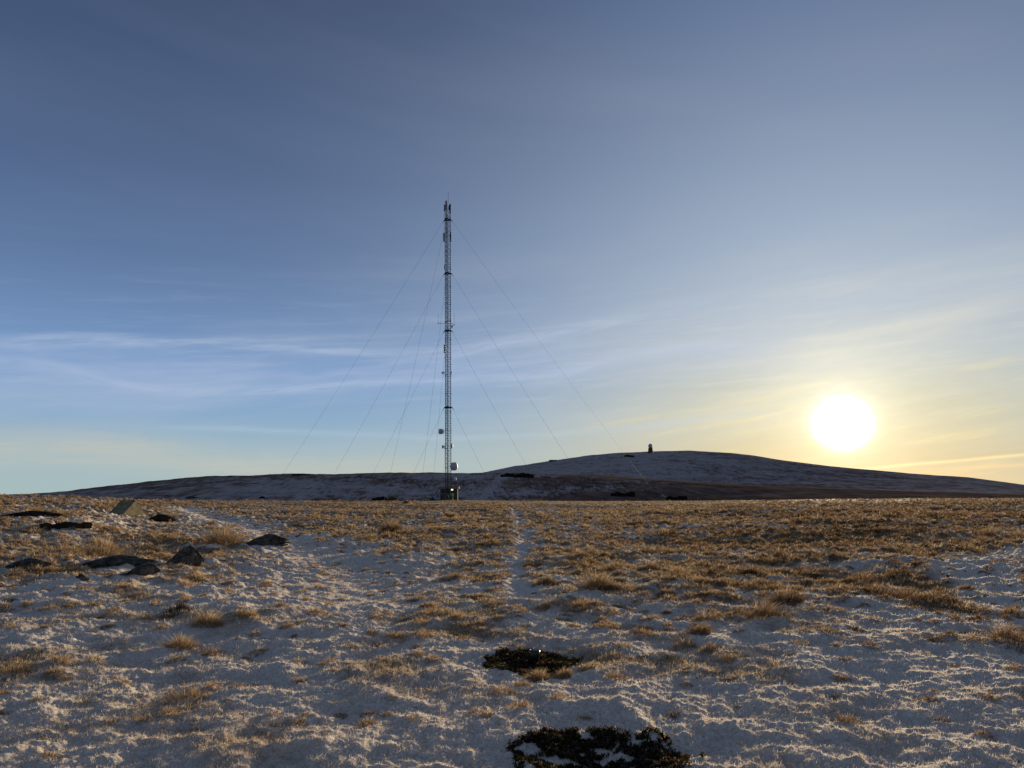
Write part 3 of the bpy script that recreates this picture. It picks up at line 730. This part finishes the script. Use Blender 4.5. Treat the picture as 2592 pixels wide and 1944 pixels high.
def person(loc, face, J, label, jm, tm, hm):
    """J: joints for a figure that faces -Y locally"""
    e = tag(empty('person', loc, face), label, 'person', 'workers at the foot of the mast')
    J = {k: Vector(v) for k, v in J.items()}; E_ = list(BE); Rr = dict(BR)
    for s_ in 'LR':      # five fingers on each hand
        p, w_ = J['palm' + s_], J['wri' + s_]; d = (p - w_).normalized(); sd_ = d.orthogonal().normalized()
        for i in range(4):
            b0 = p + sd_ * (-.03 + .02 * i); l = (.062, .075, .07, .055)[i]
            J['f%d' % i + s_] = b0 + d * (.03 + l * .5); J['g%d' % i + s_] = b0 + d * (.03 + l) + sd_.cross(d) * .02
            Rr['f%d' % i + s_] = .009; Rr['g%d' % i + s_] = .007; E_ += [('palm' + s_, 'f%d' % i + s_), ('f%d' % i + s_, 'g%d' % i + s_)]
        J['t' + s_] = p - sd_ * .05 + d * .015; Rr['t' + s_] = .009; E_ += [('palm' + s_, 't' + s_)]
    skin_mesh('body', J, E_, Rr, M_skin, e)
    up = ['waist', 'pel', 'chest'] + [a + s_ for s_ in 'LR' for a in ('sho', 'elb', 'wri')]
    lo_ = ['pel', 'waist'] + [a + s_ for s_ in 'LR' for a in ('hip', 'knee', 'ank')]
    jk = skin_mesh('jacket', {k: J[k] for k in up}, [x for x in BE if x[0] in up and x[1] in up], BR, jm, e, 1.28)
    tr = skin_mesh('trousers', {k: J[k] for k in lo_}, [x for x in BE if x[0] in lo_ and x[1] in lo_], BR, tm, e, 1.25)
    for s_ in 'LR':
        b = MB(); a, t = J['ank' + s_], J['toe' + s_]; b.lathe(a + Vector((0, 0, -.04)), (t - a), [(-.06, .045), (0, .06), (.12, .055), (.2, .045), (.24, .02)], 10)
        me = bpy.data.meshes.new('boot'); me.from_pydata(b.v, [], b.f); link('boot', me, M_black, e, True)
    h = J['crown']; b = MB(); b.lathe(h + Vector((0, 0, -.03)), h - J['jaw'], [(0, .125), (.02, .12), (.08, .11), (.13, .07), (.15, .01)], 14)
    me = bpy.data.meshes.new('helmet'); me.from_pydata(b.v, [], b.f); link('helmet', me, hm, e, True)
    f = (J['crown'] + J['jaw']) / 2; b = MB(); b.lathe(f + Vector((0, -.075, .0)), (0, -1, -.2), [(0, .018), (.03, .012), (.035, .004)], 6)
    for sx in (-.03, .03): b.lathe(f + Vector((sx, -.078, .03)), (0, -1, 0), [(0, .012), (.008, .006)], 6)
    me = bpy.data.meshes.new('face'); me.from_pydata(b.v, [], b.f); link('face', me, M_skin, e, True)
    # reflective bands round the chest and the shins
    b = MB(); c = (J['waist'] + J['chest']) / 2; ax = (J['chest'] - J['waist']); b.lathe(c, ax, [(-.03, .205), (.03, .205)], 16)
    me = bpy.data.meshes.new('reflective_band'); me.from_pydata(b.v, [], b.f); link('reflective_band', me, M_refl, jk, True)
    for s_ in 'LR':
        a, k = J['ank' + s_], J['knee' + s_]; b = MB(); b.lathe(a.lerp(k, .45), k - a, [(-.03, .082), (.03, .085)], 12)
        me = bpy.data.meshes.new('reflective_band'); me.from_pydata(b.v, [], b.f); link('reflective_band', me, M_refl, tr, True)
STAND = dict(pel=(0, 0, .95), waist=(0, 0, 1.10), chest=(0, .01, 1.35), neck=(0, 0, 1.50), jaw=(0, -.03, 1.58), crown=(0, -.02, 1.70),
    hipL=(.1, 0, .88), kneeL=(.13, -.03, .48), ankL=(.14, .02, .09), toeL=(.16, -.14, .04), hipR=(-.1, 0, .88), kneeR=(-.12, -.04, .48), ankR=(-.13, .0, .09), toeR=(-.15, -.16, .04),
    shoL=(.19, .01, 1.40), elbL=(.27, -.02, 1.12), wriL=(.24, -.22, 1.04), palmL=(.22, -.29, 1.05), shoR=(-.19, .01, 1.40), elbR=(-.28, .0, 1.12), wriR=(-.25, -.2, 1.02), palmR=(-.23, -.27, 1.02))
BEND = dict(pel=(0, .12, .78), waist=(0, .0, .88), chest=(0, -.2, 1.05), neck=(0, -.32, 1.12), jaw=(0, -.39, 1.15), crown=(0, -.44, 1.26),
    hipL=(.1, .1, .74), kneeL=(.16, -.2, .45), ankL=(.15, .04, .09), toeL=(.17, -.12, .04), hipR=(-.1, .1, .74), kneeR=(-.16, -.18, .44), ankR=(-.15, .05, .09), toeR=(-.18, -.11, .04),
    shoL=(.18, -.24, 1.07), elbL=(.25, -.34, .82), wriL=(.16, -.5, .66), palmL=(.13, -.55, .61), shoR=(-.18, -.24, 1.07), elbR=(-.25, -.32, .82), wriR=(-.17, -.48, .64), palmR=(-.14, -.53, .59))
def at_px(px, y): x = mx_at(px, MP.z + 1, y); return Vector((x, y, hz(x, y)))
person(at_px(1145.8, 183.5), R(170), STAND, 'person in full green high-visibility clothing standing with back turned before the hut wall', M_vis, M_vis, M_vis)
person(at_px(1079.8, 185), R(100), {k: (v[0], v[1], v[2] * .98) for k, v in BEND.items()}, 'person in green high-visibility jacket and dark trousers bending, leftmost of the workers', M_vis, M_trs, M_black)
person(at_px(1086.5, 184.3), R(60), BEND, 'person in yellow high-visibility jacket stooping beside the dark pile of bags', M_visy, M_trs, M_black)
gp = tag(empty('bag_pile', at_px(1094.5, 184.8)), 'dark pile of stuffed bags on the ground between the stooping workers and the cabinet', 'bags')
for dx, dz, w_, h_ in ((-.25, .28, .55, .62), (.3, .22, .5, .5), (.02, .62, .42, .5), (.62, .15, .35, .32)):
    bm = bmesh.new(); bmesh.ops.create_icosphere(bm, subdivisions=3, radius=1)
    for v in bm.verts:
        n_ = pn(np.array([v.co.x * 1.5 + dx]), np.array([v.co.y * 1.5 + v.co.z]), 5)[0]
        v.co = Vector((v.co.x * w_ / 2, v.co.y * .28, v.co.z * h_ / 2)) * (1 + .25 * n_) + Vector((dx, 0, dz))
    me = bpy.data.meshes.new('bag'); bm.to_mesh(me); bm.free(); link('bag', me, M_trs, gp, True)

# ------------------------------------------------------------------ concrete anchor blocks
def prism(name, px0, px1, ytop, yb, label, group=None, skew=-.55, right_w=.65, deep=1.3):
    g = gpt((px0 + px1) / 2, yb); s_ = (Vector((g.x, g.y, g.z)) - EYE).length / F
    w_, h_ = (px1 - px0) * s_, (yb - ytop) * s_
    e = tag(empty(name, (g.x, g.y, g.z)), label, 'concrete block', group); e.rotation_euler = (0, 0, -math.atan2(g.x, g.y))
    # triangular end towards the right, ridge running back to the left
    x0, x1, xa = -w_ / 2 + w_ * (1 - right_w), w_ / 2, w_ * .25
    ends = [(x0, 0, -.25), (x1, (x1 - x0) * 1.2, -.25), (xa, (xa - x0) * 1.2, h_)]
    off = Vector((-w_ * (1 - right_w) * 1.0, w_ * (1 - right_w) * .75, 0))
    bm = bmesh.new(); v = [bm.verts.new(p) for p in ends] + [bm.verts.new(Vector(p) + off) for p in ends]
    for f in ((0, 1, 2), (5, 4, 3), (0, 3, 4, 1), (1, 4, 5, 2), (2, 5, 3, 0)): bm.faces.new([v[i] for i in f])
    bmesh.ops.recalc_face_normals(bm, faces=bm.faces)
    bmesh.ops.bevel(bm, geom=bm.edges[:], offset=h_ * .03, segments=2, affect='EDGES')
    me = bpy.data.meshes.new('block'); bm.to_mesh(me); bm.free(); link('block', me, M_conc, e)
    b = MB(); b.tube((xa - .1, (xa - x0) * 1.2, h_ * .92), (xa - .1, (xa - x0) * 1.2, h_ * 1.08), h_ * .03, 8); me = bpy.data.meshes.new('eye_bolt'); me.from_pydata(b.v, [], b.f); link('eye_bolt', me, M_dark, e)
prism('anchor_block', 270, 358, 1271, 1305, 'weathered concrete wedge block with one sunlit end, half sunk in the grass at the left')
prism('anchor_block', 1640, 1660, 1232, 1241, 'small dark concrete wedge where a guy cable ends on the hillside')

# ------------------------------------------------------------------ rocks and peat
def rock(px0, px1, y0, y1, label, name='rock', cat='rock', mat=None, strata=0.0, seed=1, group=None, lumps=1, depth=.6, peak=.5, sink=.25):
    gs = gpt((px0 + px1) / 2, y1 - .5); s_ = (gs - EYE).length / F; w_, h_ = (px1 - px0) * s_ * .94, (y1 - y0) * s_ * .86
    bm = bmesh.new()
    for L in range(lumps):
        r_ = bmesh.ops.create_icosphere(bm, subdivisions=5 if lumps == 1 else 4, radius=1)
        fx = (L + .5) / lumps - .5; lw = w_ / lumps * (1.7 if lumps > 1 else 1) / 2; lh = h_ * (1 if lumps == 1 else .7 + .4 * math.sin(L * 2.3 + seed) ** 2)
        for v in r_['verts']:
            c = v.co.copy(); P = np.array([c.x * 1.6 + seed * 3.7 + L]), np.array([c.y * 1.6 + c.z * 1.3 + seed])
            n_ = 1 + .38 * float(fbm(P[0], P[1], 4, seed, .6)[0]) - .22 * abs(float(pn(P[0] * 2.3, P[1] * 2.3, seed + 9)[0]))
            q = Vector((c.x, c.y, c.z)) * n_
            for p in (.5, 2.0): q = Vector((math.copysign(abs(q.x) ** .8, q.x), math.copysign(abs(q.y) ** .8, q.y), math.copysign(abs(q.z) ** .85, q.z)))
            if strata: q.x += strata * .12 * math.sin(q.z * 9 + q.x); q.z = round(q.z * 4) / 4 * .75 + q.z * .25
            top = 1 - .75 * abs(q.x - (peak - .5) * 2) ** 1.3 if lumps == 1 else 1
            z = q.z * h_ * .5 * (1 + sink) + h_ * .5 * (1 - sink)
            if z > 0: z *= max(.12, top) * lh / h_
            v.co = Vector((q.x * lw + fx * w_, q.y * w_ / (lumps ** .5) * depth / 2, z))
    me = bpy.data.meshes.new(name); bm.to_mesh(me); bm.free()
    o = link(name, me, mat or M_rock, None, False); d = Vector((gs.x, gs.y, 0)).normalized()
    o.location = (gs.x + d.x * w_ * depth * .35, gs.y + d.y * w_ * depth * .35, gs.z); o.rotation_euler = (0, 0, -math.atan2(gs.x, gs.y))
    tilt_to(o, gs); tag(o, label, cat, group); return o
def tilt_to(o, gs): o.location.z = hz(o.location.x, o.location.y)
rock(608, 728, 1345, 1377, 'flat layered dark rock slab behind the golden tussock, middle of the left foreground', strata=1, seed=3, peak=.62, depth=.45)
rock(408, 505, 1379, 1428, 'tallest dark boulder of the left foreground, peaked with a low tapering left end', seed=8, peak=.72, depth=.5)
rock(195, 375, 1408, 1432, 'long low dark rock lying flat, left of the peaked boulder', seed=5, peak=.6, depth=.35)
rock(315, 396, 1430, 1456, 'small dark pointed rock just below the long low rock', seed=12, peak=.7, depth=.5)
rock(30, 118, 1422, 1441, 'low dark rock ledge near the left edge of the moor', seed=15, depth=.4)
rock(188, 222, 1452, 1467, 'small dark stone in the snow beneath the long low rock', seed=17)
rock(372, 440, 1300, 1320, 'dark peat hollow bank right of the concrete wedge block', 'peat_bank', 'peat bank', M_peat, seed=21, depth=.5)
rock(25, 140, 1295, 1308, 'long dark peat bank in the grass left of the concrete wedge block', 'peat_bank', 'peat bank', M_peat, seed=22, depth=.3)
rock(120, 215, 1326, 1340, 'broken dark peat bank below the concrete wedge block', 'peat_bank', 'peat bank', M_peat, seed=23, depth=.2, lumps=7)
rock(944, 975, 1258, 1268, 'low dark heap of stones left of the workers', 'rock', seed=25, lumps=3, mat=M_black)
rock(976, 1004, 1257, 1267, 'dark flat stone slab at the plateau edge between the stone heap and the workers', 'rock', seed=27, peak=.6)
rock(1020, 1036, 1266, 1275, 'squared grey-black stone in the grass left of the workers', 'rock', seed=29, depth=1)
rock(1268, 1351, 1198, 1210, 'long black scrub thicket on the hillside right of the mast', 'scrub_thicket', 'scrub', M_black, seed=31, lumps=8, depth=.5)
rock(1582, 1604, 1152, 1158, 'short black scrub clump high on the hill below the radar tower', 'scrub_thicket', 'scrub', M_black, seed=33, lumps=3)
rock(1392, 1409, 1163, 1168, 'tiny dark scrub clump on the skyline of the right hill', 'scrub_thicket', 'scrub', M_black, seed=35, lumps=2)
rock(1548, 1606, 1246, 1258, 'black heather bank low on the hillside, left of two', 'peat_bank', 'peat bank', M_black, seed=37, lumps=6, depth=.3)
rock(1690, 1737, 1256, 1266, 'black heather bank at the hill foot, right of two', 'peat_bank', 'peat bank', M_black, seed=39, lumps=5, depth=.3)
rock(470, 498, 1257, 1262, 'small dark boulder at the foot of the left hill', seed=41)
rock(655, 672, 1256, 1262, 'small dark peat lump on the plateau edge, right of the foot-of-hill boulder', 'peat_bank', 'peat bank', M_black, seed=43)
rock(745, 780, 1200, 1204, 'thin dark scrub clump on the crest of the left hill', 'scrub_thicket', 'scrub', M_black, seed=45, lumps=2)

# ------------------------------------------------------------------ heather patches and the drain pipe
def heather(i, label, N, yellow=False):
    cx, cy, a, b = PITS[i]
    u = rng.uniform(-1.1, 1.1, (N, 2)); x = cx + u[:, 0] * a; y = cy + u[:, 1] * b
    q = ((x - cx) / a) ** 2 + ((y - cy) / b) ** 2 + .5 * pn(x * 5, y * 5, 90)
    keep = (q < 1.05) & ((q < .9) | (rng.random(N) < .5)) & (fbm(x * (9 if i == 0 else 6), y * (9 if i == 0 else 8), 3, 91) > (-.62 if i == 0 else -.10) - .25 * (1 - np.clip(q, 0, 1)) * (i == 0)); x, y = x[keep], y[keep]; n = len(x)
    nb = 9; k = np.repeat(np.arange(n), nb); hgt = rng.uniform(.006, .026, n)[k] * rng.random(n * nb)
    base = np.stack([x[k] + rng.normal(0, .006, n * nb), y[k] + rng.normal(0, .006, n * nb), height(x, y)[k] + hgt], 1)
    t = rng.random((n, 1))[k]; v = np.clip(.5 + 2 * pn(x * 2.4, y * 2.4, 93), 0, 1)[k][:, None]
    c = np.array([.030, .020, .012]) * (1 - v) + np.array([.032, .030, .012]) * v + .05 * (t > .93)
    c = c * (.5 + t); c = np.where(rng.random((n, 1))[k] < .10, np.array([.16, .10, .06]), c)
    o = blade_mesh('heather_patch', base, rng.uniform(0, 6.3, n * nb), rng.uniform(.2, 1.6, n * nb), rng.uniform(.008, .02, n * nb), rng.uniform(.005, .009, n * nb), c, c * 1.3, BM)
    tag(o, label, 'heather')
heather(0, 'oval patch of dark heather in a hollow around a pipe end', 5200)
heather(1, 'wide dark heather patch with snow between the sprigs at the bottom edge', 15000)
M_pipe = simple('pipe_metal', (.02, .018, .015), (.06, .05, .035), 14, .35, .6, 0, .6)
g = gpt(1349, 1682); pp_ = tag(empty('drain_pipe', (g.x, g.y, g.z - .03)), 'short black pipe end sticking up out of the upper heather patch', 'pipe')
b = MB(); b.lathe((0, 0, 0), (.12, .15, 1), [(0, .05), (.13, .052), (.165, .056), (.166, .044), (.10, .043)], 20); me = bpy.data.meshes.new('pipe_wall'); me.from_pydata(b.v, [], b.f); link('pipe_wall', me, M_pipe, pp_, True)
# ------------------------------------------------------------------ tussocks that stand out singly
for i, (px, py, w_, tn, lab) in enumerate([
    (1510, 1487, 88, .25, 'largest golden grass tussock, round, on the snow in the middle right'),
    (1385, 1480, 50, .6, 'brown grass tussock left of the largest golden one'),
    (567, 1375, 95, .35, 'wide golden tussock left of the layered rock slab'),
    (260, 1402, 90, .15, 'golden tussock above the long low dark rock'),
    (485, 1425, 45, .8, 'dry grey-brown tuft at the right side of the peaked boulder'),
    (525, 1583, 70, .1, 'bright golden tussock low on the left, beside a dark heather tuft'),
    (1930, 1565, 90, .9, 'large rust-brown tussock on the right of the foreground'),
    (1990, 1525, 80, .85, 'rust-brown tussock behind the large rust-brown one'),
    (1770, 1605, 60, .6, 'brown tuft on a snowy mound in the right foreground'),
    (1360, 1722, 60, .3, 'short golden fringe of grass along the lower rim of the upper heather hollow'),
    (1425, 1712, 45, .15, 'orange grass tuft at the right rim of the upper heather hollow'),
    (2550, 1620, 80, .8, 'brown tussock at the right edge of the foreground'),
    (455, 1640, 70, .1, 'pale straw tussock spreading on the snow below the bright golden one'),
    (990, 1345, 60, .3, 'golden tussock on the moor below the workers')]):
    g = gpt(px, py); s_ = (g - EYE).length / F; rad = np.array([w_ * s_ * .5])
    nb = np.array([620]); args = clump(np.array([g.x]), np.array([g.y]), rad * .85, nb, rad * .98, np.array([max(.0028, g.y * .00045)]), np.array([tn]))
    base = args[0] - np.array([g.x, g.y, g.z]); o = blade_mesh('grass_tussock', base, *args[1:], BM); o.location = g
    tag(o, lab, 'tussock', 'grass tussocks standing out singly')
g = gpt(445, 1550); rad = np.array([.19]); args = clump(np.array([g.x]), np.array([g.y]), rad, np.array([260]), rad * .7, np.array([.006]), np.array([1.0]))
o = blade_mesh('heather_tuft', args[0] - np.array(g), args[1], args[2], args[3], args[4], args[5] * .12, args[6] * .15, BM); o.location = g
tag(o, 'dark wiry heather tuft beside the bright golden tussock at lower left', 'heather')

# ------------------------------------------------------------------ radar tower on the hill
g = gpt(1647, 1146.5, 1100); s_ = (g - EYE).length / F; print('radar at', g, s_)
rt = tag(empty('radar_tower', (g.x, g.y, g.z - .6)), 'squat dark tower carrying a white ball radome on top of the right hill', 'radar tower')
def rl(name, prof_, m, n=8, sm=False, par=rt):
    b = MB(); b.lathe((0, 0, 0), (0, 0, 1), prof_, n); me = bpy.data.meshes.new(name); me.from_pydata(b.v, [], b.f); return link(name, me, m, par, sm)
u = s_
zb = .6
rl('tower', [(0, 7.3 * u), (zb + 11.5 * u, 5.2 * u)], simple('dark_brick', (.05, .03, .025), (.08, .05, .04), 2))
rl('platform', [(zb + 11.5 * u, 5.9 * u), (zb + 12.6 * u, 5.9 * u)], M_dark, 12)
rl('radome', [(zb + 17.2 * u - 5.4 * u * math.cos(t), 5.4 * u * math.sin(t)) for t in np.linspace(.62, math.pi, 14)], M_dish, 24, True)
rl('finial', [(zb + 22.4 * u, .5 * u), (zb + 23.8 * u, .25 * u)], M_dark)
